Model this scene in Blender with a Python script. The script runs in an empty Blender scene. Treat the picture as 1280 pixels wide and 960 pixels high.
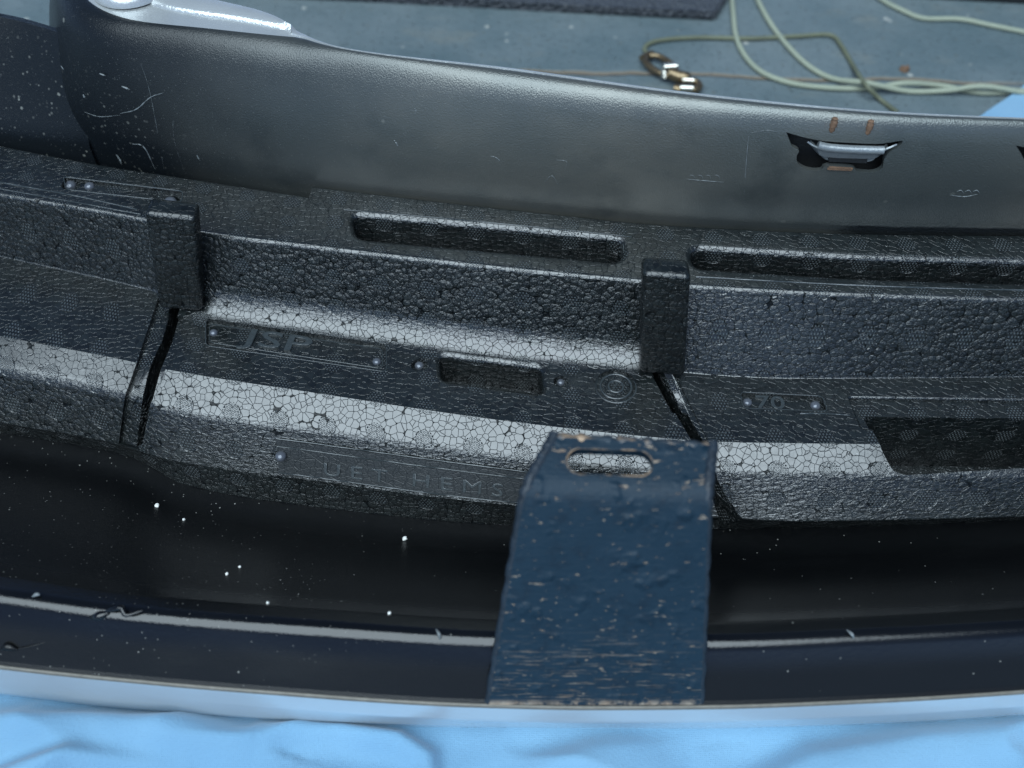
import bpy, bmesh, math, random
import numpy as np
from mathutils import Vector, Matrix
random.seed(7)
R = math.radians
S = bpy.context.scene
COL = S.collection

# ------------------------------------------------------------------ camera
FPX, CH, CY, PITCH = 1256.0, 0.49, -0.34, R(52)
cam = bpy.data.cameras.new('camera')
cam.sensor_width = 36; cam.lens = 36 * FPX / 1280
cam.clip_start = 0.01; cam.clip_end = 200
cam.dof.use_dof = True; cam.dof.focus_distance = 0.535; cam.dof.aperture_fstop = 5.6
camo = bpy.data.objects.new('camera', cam); COL.objects.link(camo)
camo.location = (0, CY, CH); camo.rotation_euler = (R(90) - PITCH, 0, 0)
S.camera = camo
# ------------------------------------------------------------------ world, sun, exposure
W = bpy.data.worlds.new('World'); S.world = W; W.use_nodes = True
wn = W.node_tree.nodes; sky = wn.new('ShaderNodeTexSky'); sky.sky_type = 'NISHITA'; sky.sun_disc = False
sky.sun_elevation = R(59); sky.sun_rotation = R(180); sky.ozone_density = 0.6; sky.air_density = 0.30; sky.dust_density = 0.05
wn['Background'].inputs[1].default_value = 0.05
W.node_tree.links.new(sky.outputs[0], wn['Background'].inputs[0])
sd = bpy.data.lights.new('sun', 'SUN'); sd.energy = 1.5; sd.angle = R(64); sd.color = (0.78, 0.92, 1.0)
so = bpy.data.objects.new('sun', sd); COL.objects.link(so); so.rotation_euler = Vector((.17, .45, -.87)).to_track_quat('-Z', 'Y').to_euler()
S.view_settings.view_transform = 'Standard'; S.view_settings.look = 'None'
S.view_settings.exposure = 1.85; S.view_settings.gamma = 1

def P(px, py, z):
    """the photograph's sight line through a pixel, met with the level at height z"""
    a, b = (px - 640) / FPX, -(py - 480) / FPX
    c, s = math.cos(PITCH), math.sin(PITCH)
    d = Vector((a, c + b * s, -s + b * c))
    t = (z - CH) / d.z
    return Vector((a * t, CY + d.y * t, z))

# ------------------------------------------------------------------ object helpers
def tag(o, label=None, cat=None, group=None, kind=None):
    if label: o['label'] = label
    if cat: o['category'] = cat
    if group: o['group'] = group
    if kind: o['kind'] = kind
    return o
def empty(name, loc=(0, 0, 0)):
    o = bpy.data.objects.new(name, None); o.location = loc; o.empty_display_size = .02
    COL.objects.link(o); return o
def shade(me, ang=38):
    me.polygons.foreach_set('use_smooth', [True] * len(me.polygons))
    me.set_sharp_from_angle(angle=R(ang))
def link(name, me, mat, parent=None, smooth=38):
    o = bpy.data.objects.new(name, me); COL.objects.link(o)
    if mat is not None:
        me.materials.clear(); me.materials.append(mat)
    if smooth: shade(me, smooth)
    if parent is not None:
        o.parent = parent; o.matrix_parent_inverse = Matrix.Translation(-Vector(parent.location))
    return o
def from_bm(name, bm, mat, parent=None, smooth=38):
    bmesh.ops.recalc_face_normals(bm, faces=bm.faces)
    me = bpy.data.meshes.new(name); bm.to_mesh(me); bm.free()
    return link(name, me, mat, parent, smooth)
def grid_mesh(bm, rows, close_u=False, close_v=False):
    """rows: list of lists of points"""
    V = [[bm.verts.new(p) for p in r] for r in rows]
    n, m = len(V), len(V[0])
    F = []
    for i in range(n if close_u else n - 1):
        for j in range(m if close_v else m - 1):
            a, b = V[i], V[(i + 1) % n]
            F.append(bm.faces.new((a[j], a[(j + 1) % m], b[(j + 1) % m], b[j])))
    return V, F
def hermite(xs, ys):
    xs = np.array(xs, float); ys = np.array(ys, float)
    o = np.argsort(xs); xs, ys = xs[o], ys[o]
    h = np.diff(xs); dl = np.diff(ys) / h
    m = np.zeros(len(xs)); m[0] = dl[0]; m[-1] = dl[-1]
    for i in range(1, len(xs) - 1):
        if dl[i-1] * dl[i] > 0:
            w1, w2 = 2*h[i] + h[i-1], h[i] + 2*h[i-1]
            m[i] = (w1 + w2) / (w1/dl[i-1] + w2/dl[i])
    def f(x):
        if x <= xs[0]: return ys[0] + m[0] * (x - xs[0])
        if x >= xs[-1]: return ys[-1] + m[-1] * (x - xs[-1])
        i = int(np.searchsorted(xs, x)) - 1; i = max(i, 0)
        t = (x - xs[i]) / h[i]
        return ((2*t**3-3*t*t+1)*ys[i] + (t**3-2*t*t+t)*h[i]*m[i] + (-2*t**3+3*t*t)*ys[i+1] + (t**3-t*t)*h[i]*m[i+1])
    return f
class Line:
    def __init__(s, pts, z):
        q = [P(a[0], a[1], a[2] if len(a) > 2 else z) for a in pts]
        s.f = hermite([v.x for v in q], [v.y for v in q]); s.g = hermite([v.x for v in q], [v.z for v in q])
    def __call__(s, x): return (s.f(x), s.g(x))
def catmull(pts, n):
    pts = [Vector(p) for p in pts]; out = []
    e = [pts[0] * 2 - pts[1]] + pts + [pts[-1] * 2 - pts[-2]]
    for i in range(1, len(e) - 2):
        for k in range(n):
            t = k / n; a, b, c, d = e[i-1], e[i], e[i+1], e[i+2]
            out.append(.5 * ((2*b) + (c-a)*t + (2*a-5*b+4*c-d)*t*t + (3*b-a-3*c+d)*t**3))
    out.append(pts[-1]); return out
def rounded(pts, rad, ns):
    """round the inner corners of a 2-D polyline; same point count whatever the radii"""
    out = [pts[0]]
    for i in range(1, len(pts) - 1):
        p, a, b = Vector(pts[i]), Vector(pts[i-1]), Vector(pts[i+1])
        u, v = (a - p), (b - p); lu, lv = u.length, v.length; u /= lu; v /= lv
        ang = math.acos(max(-1, min(1, u.dot(v))))
        t = min(rad[i] / math.tan(ang / 2) if ang > 1e-3 else 0, .46 * lu, .46 * lv)
        s, e = p + u * t, p + v * t
        for k in range(ns[i] + 1):
            q = k / ns[i]
            out.append(tuple(s * (1-q)**2 + p * 2*q*(1-q) + e * q*q))
    out.append(pts[-1]); return out
def tube(bm, pts, r, n=10):
    pts = [Vector(p) for p in pts]; rows = []
    up = Vector((0, 0, 1)); 
    for i, p in enumerate(pts):
        t = (pts[min(i+1, len(pts)-1)] - pts[max(i-1, 0)]).normalized()
        a = t.cross(up)
        if a.length < .1: a = t.cross(Vector((1, 0, 0)))
        a.normalize(); b = t.cross(a)
        rr = r[i] if isinstance(r, (list, tuple)) else r
        rows.append([p + (a * math.cos(k*2*math.pi/n) + b * math.sin(k*2*math.pi/n)) * rr for k in range(n)])
    V, F = grid_mesh(bm, rows, close_v=True)
    bm.faces.new(V[0]); bm.faces.new(V[-1])
def lathe(bm, prof, c, axis='z', n=32):
    rows = []
    for r, h in prof:
        rows.append([Vector((c[0] + r*math.cos(k*2*math.pi/n), c[1] + r*math.sin(k*2*math.pi/n), c[2] + h)) for k in range(n)])
    V, F = grid_mesh(bm, rows, close_v=True)
    bm.faces.new(V[0]); bm.faces.new(V[-1])
def vol(me):
    b = bmesh.new(); b.from_mesh(me); v = b.calc_volume(signed=False); b.free(); return v
def boolean(o, cutters, op='DIFFERENCE'):
    for c in cutters:
        for sol, own in (('EXACT', False), ('EXACT', True), ('FAST', False)):
            m = o.modifiers.new('b', 'BOOLEAN'); m.object = c; m.operation = op; m.solver = sol; m.use_self = own
            dg = bpy.context.evaluated_depsgraph_get(); dg.update()
            me = bpy.data.meshes.new_from_object(o.evaluated_get(dg)); o.modifiers.clear()
            if len(me.vertices) > .8 * len(o.data.vertices) and 0 < vol(me) < vol(o.data) - 1e-8:
                old = o.data; o.data = me; bpy.data.meshes.remove(old); break
            print('boolean retry', o.name, sol, own, len(o.data.vertices), len(me.vertices)); bpy.data.meshes.remove(me)
        d = c.data; bpy.data.objects.remove(c); bpy.data.meshes.remove(d)
def cutter(bm):
    bmesh.ops.recalc_face_normals(bm, faces=bm.faces)
    uv = bm.loops.layers.uv.new('UVMap')
    for f in bm.faces:
        for l in f.loops: l[uv].uv = (l.vert.co.x + .4, (l.vert.co.z + .004) if abs(f.normal.z) < .7 else (l.vert.co.y + .2))
    me = bpy.data.meshes.new('cut'); bm.to_mesh(me); bm.free()
    o = bpy.data.objects.new('cut', me); COL.objects.link(o); return o
def round_poly(pts, r, n=5):
    pts = [Vector(p) for p in pts]; out = []; N = len(pts)
    for i in range(N):
        p, a, b = pts[i], pts[i-1], pts[(i+1) % N]
        u, v = (a-p), (b-p); lu, lv = u.length, v.length; u /= lu; v /= lv
        t = min(r, .45*lu, .45*lv); s, e = p + u*t, p + v*t
        for k in range(n+1):
            q = k/n; out.append(s*(1-q)**2 + p*2*q*(1-q) + e*q*q)
    return out
def offs(poly, d):
    N = len(poly); area = sum(poly[i].x*poly[(i+1)%N].y - poly[(i+1)%N].x*poly[i].y for i in range(N))
    sg = 1 if area > 0 else -1; out = []
    for i in range(N):
        t = (poly[(i+1)%N] - poly[i-1]); nrm = Vector((t.y, -t.x)).normalized() * sg
        out.append(poly[i] + nrm * d)
    return out
def pocket(px, z, depth, lip=0.0, corner=.003, taper=0.0):
    poly = [P(q[0], q[1], q[2] if len(q) > 2 else z).xy for q in px]
    poly = round_poly(poly, corner) if corner else poly
    lv = [(-depth, -taper)]
    if lip:
        for k in range(7):
            th = k/6*math.pi/2; lv.append((-lip + lip*math.sin(th), lip*(1-math.cos(th))))
        lv[-1] = (0.0001, lip * .995); lv.append((.01, lip + .0005))
    else: lv.append((.01, 0))
    bm = bmesh.new(); rows = []
    for h, o in lv: rows.append([Vector((p.x, p.y, z + h)) for p in offs(poly, o)])
    V, F = grid_mesh(bm, rows, close_v=True); bm.faces.new(V[0]); bm.faces.new(V[-1])
    return cutter(bm)

# ------------------------------------------------------------------ material helpers
class NT:
    def __init__(s, name):
        s.m = bpy.data.materials.new(name); s.m.use_nodes = True
        s.t = s.m.node_tree; s.n = s.t.nodes; s.b = s.n['Principled BSDF']
    def put(s, sock, v):
        if isinstance(v, bpy.types.NodeSocket): s.t.links.new(v, sock)
        else: sock.default_value = v
    def M(s, op, a, b=0.0, c=0.0, clamp=False):
        n = s.n.new('ShaderNodeMath'); n.operation = op; n.use_clamp = clamp
        s.put(n.inputs[0], a); s.put(n.inputs[1], b); s.put(n.inputs[2], c); return n.outputs[0]
    def coord(s, k='Object'):
        return s.n.new('ShaderNodeTexCoord').outputs[k]
    def xyz(s, v):
        n = s.n.new('ShaderNodeSeparateXYZ'); s.put(n.inputs[0], v); return n.outputs
    def cxyz(s, x, y, z):
        n = s.n.new('ShaderNodeCombineXYZ'); s.put(n.inputs[0], x); s.put(n.inputs[1], y); s.put(n.inputs[2], z); return n.outputs[0]
    def scale(s, v, sc):
        n = s.n.new('ShaderNodeMapping'); s.put(n.inputs[0], v); n.inputs['Scale'].default_value = sc; return n.outputs[0]
    def noise(s, v, scale, det=4, rough=.55, dist=0):
        n = s.n.new('ShaderNodeTexNoise'); s.put(n.inputs['Vector'], v); n.inputs['Scale'].default_value = scale
        n.inputs['Detail'].default_value = det; n.inputs['Roughness'].default_value = rough; n.inputs['Distortion'].default_value = dist
        return n.outputs['Fac']
    def vor(s, v, scale, feat='F1', rnd=1.0):
        n = s.n.new('ShaderNodeTexVoronoi'); s.put(n.inputs['Vector'], v); n.feature = feat
        n.inputs['Scale'].default_value = scale; n.inputs['Randomness'].default_value = rnd; return n
    def ss(s, v, a, b, lo=0.0, hi=1.0):
        n = s.n.new('ShaderNodeMapRange'); n.interpolation_type = 'SMOOTHSTEP'; s.put(n.inputs[0], v)
        n.inputs[1].default_value = a; n.inputs[2].default_value = b; n.inputs[3].default_value = lo; n.inputs[4].default_value = hi
        return n.outputs[0]
    def mix(s, f, a, b):
        n = s.n.new('ShaderNodeMix'); n.data_type = 'RGBA'; s.put(n.inputs[0], f)
        for k, v in ((6, a), (7, b)):
            s.put(n.inputs[k], v if isinstance(v, bpy.types.NodeSocket) else (*v, 1)); 
        return n.outputs[2]
    def bump(s, h, dist, strength=1.0, nrm=None):
        n = s.n.new('ShaderNodeBump'); s.put(n.inputs['Height'], h); n.inputs['Distance'].default_value = dist
        s.put(n.inputs['Strength'], strength)
        if nrm is not None: s.put(n.inputs['Normal'], nrm)
        return n.outputs[0]
    def out(s, color=None, rough=None, spec=None, metal=None, normal=None, **k):
        if color is not None: s.put(s.b.inputs['Base Color'], color if isinstance(color, bpy.types.NodeSocket) else (*color, 1))
        if rough is not None: s.put(s.b.inputs['Roughness'], rough)
        if spec is not None: s.put(s.b.inputs['Specular IOR Level'], spec)
        if metal is not None: s.put(s.b.inputs['Metallic'], metal)
        if normal is not None: s.put(s.b.inputs['Normal'], normal)
        for a, v in k.items(): s.put(s.b.inputs[a.replace('_', ' ')], v)
        return s.m
def specks(t, v, scale, thr, keep):
    """small round flecks on a random share of cells; returns 0..1"""
    n = t.vor(v, scale); d = t.ss(n.outputs['Distance'], thr, thr * .55)
    r = t.xyz(n.outputs['Color'])[0]
    return t.M('MULTIPLY', d, t.M('GREATER_THAN', r, 1 - keep))

# foam made of moulded beads
def foam_mat(name, relief, dots=True, shine=1.0):
    t = NT(name); v = t.coord()
    wob = t.n.new('ShaderNodeVectorMath'); wob.operation = 'ADD'
    nz = t.n.new('ShaderNodeTexNoise'); nz.inputs['Scale'].default_value = 260; t.put(nz.inputs['Vector'], v)
    sc = t.n.new('ShaderNodeVectorMath'); sc.operation = 'SCALE'; t.put(sc.inputs[0], nz.outputs['Color']); sc.inputs['Scale'].default_value = .0009
    t.put(wob.inputs[0], v); t.put(wob.inputs[1], sc.outputs[0]); w = wob.outputs[0]
    e = t.vor(w, 285, 'DISTANCE_TO_EDGE', .9).outputs['Distance']
    f = t.vor(w, 285, 'F1', .9)
    line = t.ss(e, 0.0, .045)
    gap = t.ss(f.outputs['Distance'], .80, .96)
    groove = t.M('MULTIPLY', t.M('MULTIPLY_ADD', line, .55, .45), t.M('SUBTRACT', 1, gap))
    dome = t.M('SUBTRACT', 1, t.M('MULTIPLY', f.outputs['Distance'], f.outputs['Distance']))
    cell = t.xyz(f.outputs['Color'])[0]
    geo = t.n.new('ShaderNodeNewGeometry'); nzz = t.M('ABSOLUTE', t.xyz(geo.outputs['True Normal'])[2])
    steep = t.ss(nzz, .55, .38)        # walls of the mould leave proud, unevenly fused beads
    level = t.ss(nzz, .93, .985)
    h = t.M('MULTIPLY', groove, t.M('MULTIPLY_ADD', steep, .25, .16))
    v2 = t.vor(w, 560, 'F1', 1.0); c2 = t.xyz(v2.outputs['Color'])[1]
    lump = t.M('ADD', t.M('MULTIPLY', dome, 1.1 * relief), t.M('MULTIPLY', cell, 1.5 * relief))
    lump = t.M('ADD', lump, t.M('MULTIPLY', t.M('SUBTRACT', c2, v2.outputs['Distance']), .42 * relief))
    lump = t.M('ADD', lump, t.M('MULTIPLY', t.noise(v, 620, 3, .7), .9 * relief))
    h = t.M('ADD', h, t.M('MULTIPLY', lump, steep))
    dash = t.noise(t.scale(v, (.42, 1, 1)), 620, 3, .6)
    soft = t.M('MULTIPLY', t.M('SUBTRACT', 1, steep), t.M('SUBTRACT', 1, t.ss(nzz, .80, .84)))
    h = t.M('ADD', h, t.M('MULTIPLY', dash, t.M('MULTIPLY_ADD', soft, .55, t.M('MULTIPLY_ADD', level, .12, .03))))
    h = t.M('ADD', h, t.M('MULTIPLY', t.M('MULTIPLY', cell, level), .10))
    dotm = None
    if dots:
        uvn = t.n.new('ShaderNodeUVMap'); uvn.uv_map = 'UVMap'; U = t.xyz(uvn.outputs[0])
        row = t.M('FLOOR', t.M('DIVIDE', U[1], .0186)); par = 0.0
        uu = t.M('ADD', t.M('DIVIDE', U[0], .0262), par)
        p = t.M('MULTIPLY', t.M('SUBTRACT', t.M('FRACT', uu), .5), .0262)
        q = t.M('MULTIPLY', t.M('SUBTRACT', t.M('FRACT', t.M('DIVIDE', U[1], .0186)), .5), .0186)
        rr = t.M('SQRT', t.M('ADD', t.M('MULTIPLY', p, p), t.M('MULTIPLY', q, q)))
        mask = t.ss(rr, .0052, .0046)
        g = .00175
        qi = t.M('FLOOR', t.M('DIVIDE', q, g * .87)); sh = t.M('MULTIPLY', t.M('MODULO', t.M('ABSOLUTE', qi), 2.0), .5)
        dx = t.M('MULTIPLY', t.M('SUBTRACT', t.M('FRACT', t.M('ADD', t.M('DIVIDE', p, g), sh)), .5), g)
        dy = t.M('MULTIPLY', t.M('SUBTRACT', t.M('FRACT', t.M('DIVIDE', q, g * .87)), .5), g * .87)
        dd = t.M('SQRT', t.M('ADD', t.M('MULTIPLY', dx, dx), t.M('MULTIPLY', dy, dy)))
        dot = t.M('MULTIPLY', t.ss(dd, .00062, .00035), mask); dotm = dot
        h = t.M('MULTIPLY', h, t.M('SUBTRACT', 1, t.M('MULTIPLY', mask, .45)))
        h = t.M('ADD', h, t.M('MULTIPLY', dot, .9))
    col = t.mix(cell, (.004, .0055, .0055), (.010, .013, .013))
    col = t.mix(t.M('MULTIPLY', t.ss(t.noise(v, 22, 5), .45, .75), .4), col, (.022, .026, .027))
    dust = specks(t, v, 420, .17, .10)
    col = t.mix(t.M('MULTIPLY', dust, .55), col, (.30, .31, .30))
    col = t.mix(t.M('MULTIPLY', t.M('SUBTRACT', 1, groove), t.M('MULTIPLY_ADD', level, -.6, 1.0)), col, (.004, .005, .006))
    if dotm is not None: col = t.mix(t.M('MULTIPLY', dotm, .5), col, (.10, .115, .12))
    rough = t.ss(t.noise(v, 300, 3), .3, .7, .17, .27)
    rough = t.M('ADD', rough, t.M('MULTIPLY', steep, -.01))
    dark = t.M('MULTIPLY', t.ss(e, .004, .030, .42, 1.0), t.ss(f.outputs['Distance'], .86, .76, .2, 1.0))
    dark = t.M('ADD', t.M('MULTIPLY', dark, t.M('MULTIPLY_ADD', level, -.75, 1.0)), t.M('MULTIPLY', level, .75))
    spec = t.M('MULTIPLY', t.M('MULTIPLY', dark, .5 * shine), t.M('SUBTRACT', 1, t.M('MULTIPLY', steep, .40)))
    return t.out(col, rough, spec, normal=t.bump(h, .00095), IOR=1.80)
FOAM = foam_mat('bead_foam', .8)
FOAM_PRESSED = foam_mat('pressed_bead_foam', .07)
FOAM_ROUGH = foam_mat('coarse_bead_foam', 1.0, dots=False, shine=.6)

def smooth_foam():
    t = NT('smooth_foam_skin'); v = t.coord()
    h = t.M('ADD', t.M('MULTIPLY', t.noise(v, 900, 4), .5), t.ss(t.vor(v, 235, 'DISTANCE_TO_EDGE').outputs[0], 0, .05, 0, .25))
    col = t.mix(t.noise(v, 60, 4), (.009, .011, .012), (.020, .023, .025))
    return t.out(col, .38, .45, normal=t.bump(h, .0004))
FOAM_SKIN = smooth_foam()
EMBOSS = None

def cover_black():
    t = NT('black_bumper_plastic'); v = t.coord(); X = t.xyz(v)
    n = t.noise(v, 1400, 2)
    s = t.M('ADD', specks(t, v, 260, .13, .10), specks(t, v, 90, .055, .16), clamp=True)
    s = t.M('ADD', s, t.M('MULTIPLY', specks(t, v, 420, .16, .22), t.ss(X[0], .0, -.2)), clamp=True)
    dense = t.ss(t.noise(v, 14, 3), .35, .75, .25, 1)
    s = t.M('MULTIPLY', s, dense)
    haze = t.ss(t.noise(t.scale(v, (1, 3, 3)), 9, 5), .45, .8)
    col = t.mix(t.M('MULTIPLY', haze, .35), (.003, .0035, .004), (.009, .010, .011))
    col = t.mix(t.M('MULTIPLY', s, .8), col, (.42, .42, .38))
    h = t.M('ADD', t.M('MULTIPLY', n, .6), t.M('MULTIPLY', t.noise(v, 500, 3), .6))
    return t.out(col, t.M('ADD', t.M('MULTIPLY', haze, .10), t.ss(X[2], .056, .066, .34, .12)), t.ss(X[2], .056, .066, .28, .5), normal=t.bump(h, .00010), IOR=1.52)
BLACK = cover_black()

def cover_wall():
    t = NT('dark_to_grey_bumper_plastic'); v = t.coord(); X = t.xyz(v)
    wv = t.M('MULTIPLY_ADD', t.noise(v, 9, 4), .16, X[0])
    greyness = t.ss(wv, -.17, .10)  # wall colour runs from dark on the left to grey on the right
    # dark, rougher strip low on the right
    edge = t.M('ADD', X[2], t.M('MULTIPLY', t.noise(v, 40, 4), .006))
    low = t.M('MULTIPLY', t.ss(edge, .1135, .1105), t.ss(wv, .23, .27))
    greyness = t.M('MULTIPLY', greyness, t.M('SUBTRACT', 1, t.M('MULTIPLY', low, .9)))
    warm = t.ss(t.noise(v, 6, 3), .3, .7)
    grey = t.mix(warm, (.085, .095, .092), (.165, .162, .142))
    blot = t.ss(t.noise(v, 26, 5, .6), .50, .75)
    grey = t.mix(t.M('MULTIPLY', blot, .5), grey, (.030, .040, .043))
    cloud = t.M('MULTIPLY', t.ss(t.noise(t.scale(v, (1, 1, 2)), 16, 7, .65), .42, .68), .35)
    grey = t.mix(cloud, grey, (.075, .090, .090))
    col = t.mix(greyness, (.006, .008, .010), grey)
    halo = 0.0
    for hp in RUSTY:
        dn = t.n.new('ShaderNodeVectorMath'); dn.operation = 'DISTANCE'; t.put(dn.inputs[0], v); dn.inputs[1].default_value = hp
        halo = t.M('ADD', halo, t.ss(dn.outputs['Value'], .0095, .002))
    halo = t.M('MULTIPLY', halo, t.ss(t.noise(v, 420, 4, .7), .46, .60))
    col = t.mix(t.M('MULTIPLY', halo, .8, clamp=True), col, (.10, .055, .03))
    grain = specks(t, v, 700, .22, .25)
    col = t.mix(t.M('MULTIPLY', grain, .28), col, (.22, .23, .22))
    corner = t.M('MULTIPLY', t.ss(X[0], -.17, -.27), t.ss(X[2], .165, .12))
    s = t.M('MULTIPLY', t.M('ADD', specks(t, v, 330, .30, .30), specks(t, v, 150, .17, .35), clamp=True), t.M('ADD', t.M('MULTIPLY', t.M('MULTIPLY', corner, .75), t.ss(t.noise(v, 30, 4, .7), .40, .62)), .03))
    s = t.M('ADD', s, t.M('MULTIPLY', specks(t, v, 60, .10, .25), .5), clamp=True)
    col = t.mix(s, col, (.20, .205, .185))
    h = t.M('ADD', t.noise(v, 1300, 2), t.M('MULTIPLY', low, t.M('MULTIPLY', t.noise(v, 420, 2), 3)))
    return t.out(col, t.M('MULTIPLY_ADD', greyness, -.02, .30), t.M('MULTIPLY_ADD', greyness, .65, .25), t.M('MULTIPLY', greyness, .5), normal=t.bump(h, .00022))
RUSTY = [P(1044, 160, .178), P(1090, 163, .178)]
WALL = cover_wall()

def simple(name, col, rough, metal=0, spec=.5, bs=600, bd=.0002, var=.25, vs=30):
    t = NT(name); v = t.coord(); n = t.noise(v, vs, 5)
    c2 = tuple(min(1, c * (1 + var)) for c in col); c1 = tuple(c * (1 - var) for c in col)
    return t.out(t.mix(n, c1, c2), t.M('MULTIPLY_ADD', t.noise(v, vs*3, 3), .15, rough - .07), spec, metal, t.bump(t.noise(v, bs, 3), bd))
FLANGE = simple('silver_flange_paint', (.46, .48, .48), .20, .5)
SKIN = simple('silver_outer_paint', (.62, .66, .68), .16, .5, bs=60, bd=.0001, var=.03)
EDGE = simple('scuffed_paint_edge', (.13, .12, .10), .45, .1, var=.4, vs=200)
EMBOSS = simple('raised_foam_marking', (.030, .037, .04), .25, spec=.7, var=.5, vs=500)
DARK = simple('dark_plastic', (.012, .013, .014), .4)
CLIP = simple('galvanised_clip_steel', (.20, .22, .23), .3, .35, var=.3, vs=150)
RUST = simple('brown_rust', (.13, .075, .045), .8, var=.5, vs=300, bd=.0006)
STUD = simple('glossy_black_stud', (.10, .11, .13), .12, .3)
CRUMB = simple('white_foam_crumb', (.72, .72, .68), .6)
SCUFF = simple('scuffed_white_plastic', (.13, .145, .15), .35, var=.4, vs=400)

def bracket_mat():
    t = NT('scratched_blue_bracket_paint'); v = t.coord(); X = t.xyz(v)
    n = t.noise(v, 45, 5)
    col = t.mix(n, (.004, .0165, .029), (.009, .025, .042))
    streak = t.noise(t.scale(v, (5, 90, 90)), 12, 5, .7)
    lowz = t.ss(X[2], .093, .050)
    st = t.M('MULTIPLY', t.ss(streak, .565, .63), lowz)
    sp = t.M('ADD', t.ss(t.noise(t.scale(v, (.8, 1.7, 1.7)), 330, 3, .6), .655, .69), t.M('MULTIPLY', t.ss(t.noise(t.scale(v, (.5, 1.5, 1.5)), 130, 5, .6), .655, .69), t.ss(X[2], .07, .10)), clamp=True)
    bare = t.M('ADD', t.M('MULTIPLY', st, .75), t.M('MULTIPLY', sp, .75), clamp=True)
    edge = t.ss(X[2], .051, .0475)
    bare = t.M('ADD', bare, t.M('MULTIPLY', edge, t.ss(t.noise(v, 220, 3), .4, .6)), clamp=True)
    met = t.mix(t.noise(v, 160, 3), (.30, .17, .09), (.36, .34, .29))
    col = t.mix(bare, col, met)
    scr = t.noise(t.scale(v, (3, 60, 60)), 25, 3)
    dent = t.M('MULTIPLY', t.ss(t.noise(v, 75, 2), .52, .75), 3.5)
    col = t.mix(t.M('MULTIPLY', t.ss(t.noise(v, 95, 4, .7), .50, .68), .55), col, (.004, .012, .022))
    h = t.M('ADD', t.M('ADD', t.M('MULTIPLY', scr, .6), t.noise(v, 500, 4)), t.M('SUBTRACT', dent, t.M('MULTIPLY', bare, .6)))
    return t.out(col, t.M('MULTIPLY_ADD', n, .2, .42), .25, t.M('MULTIPLY', bare, .35), t.bump(h, .0004))
BLUE = bracket_mat()
def bracket_edge():
    t = NT('bare_bracket_edge'); v = t.coord(); n = t.ss(t.noise(v, 110, 4), .42, .6)
    return t.out(t.mix(n, (.03, .045, .06), (.30, .21, .14)), .5, .5, .4, t.bump(t.noise(v, 400, 4), .0008))
BEDGE = bracket_edge()

EDGEP = simple('dark_edge_shade', (.012, .020, .030), .5, .1, var=.9, vs=260, bs=400, bd=.0008)  # dark tone stands in for shade on the bracket's side faces
def cloth_mat():
    t = NT('blue_cotton_cloth'); v = t.coord(); X = t.xyz(v)
    th = t.M('ADD', t.M('SINE', t.M('MULTIPLY', X[0], 7200)), t.M('SINE', t.M('MULTIPLY', X[1], 7200)))
    n = t.noise(v, 700, 3)
    col = t.mix(t.ss(t.noise(v, 12, 3), .3, .7), (.145, .290, .43), (.175, .33, .47))
    h = t.M('ADD', t.M('MULTIPLY', th, .12), n)
    return t.out(col, .85, .2, normal=t.bump(h, .00035), Sheen_Weight=.25)
CLOTH = cloth_mat()

def floor_mat():
    t = NT('worn_blue_grey_floor_paint'); v = t.coord(); X = t.xyz(v)
    col = t.mix(t.ss(t.noise(v, 6, 6, .6), .3, .7), (.068, .100, .112), (.125, .155, .165))
    wear = t.ss(t.noise(t.scale(v, (1, 1.8, 1)), 9, 7, .65), .56, .72)
    col = t.mix(t.M('MULTIPLY', wear, .45), col, (.17, .17, .145))
    dk = t.ss(t.noise(v, 38, 5, .7), .62, .74)
    col = t.mix(t.M('MULTIPLY', dk, .5), col, (.03, .042, .045))
    col = t.mix(t.M('MULTIPLY', specks(t, v, 55, .16, .30), .6), col, (.42, .42, .38))
    col = t.mix(t.M('MULTIPLY', specks(t, v, 130, .25, .2), .4), col, (.09, .09, .07))
    # brown crack that runs across the paint
    yc = t.M('SUBTRACT', X[1], t.M('ADD', t.M('MULTIPLY', X[0], -.045), t.M('MULTIPLY_ADD', t.noise(v, 11, 4), .02, CRACKY)))
    cr = t.M('MULTIPLY', t.ss(t.M('ABSOLUTE', yc), .0034, .0012), t.ss(X[0], .45, .36))
    col = t.mix(t.M('MULTIPLY', cr, .8), col, (.17, .13, .085))
    grit = t.ss(t.noise(v, 240, 5, .75), .58, .70)
    col = t.mix(t.M('MULTIPLY', grit, .35), col, (.22, .25, .24))
    h = t.M('ADD', t.M('ADD', t.noise(v, 90, 6), t.M('MULTIPLY', grit, .5)), t.M('MULTIPLY', cr, -1.2))
    return t.out(col, .55, .35, normal=t.bump(h, .0015))
CRACKY = P(700, 88, 0).y - .010
FLOOR = floor_mat()
def mat_mat():
    t = NT('black_ribbed_rubber'); v = t.coord()
    e = t.vor(v, 260, 'F1').outputs['Distance']
    return t.out(t.mix(t.noise(v, 300, 4), (.012, .014, .018), (.07, .08, .095)), .6, .4, normal=t.bump(e, .003))
MATM = mat_mat()
def cord_mat():
    t = NT('braided_pale_cord'); v = t.coord(); n = t.noise(v, 25, 4)
    w = t.noise(v, 900, 2)
    return t.out(t.mix(n, (.20, .23, .18), (.33, .355, .27)), .6, .3, normal=t.bump(w, .0008))
CORD = cord_mat()
CORD_D = simple('grimy_olive_cord', (.10, .11, .07), .6, var=.5, vs=40)
BRASS = simple('tarnished_brass', (.20, .15, .09), .28, .85, var=.8, vs=160)
NICKEL = simple('worn_nickel', (.70, .68, .60), .18, .95, var=.2, vs=200)

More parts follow.
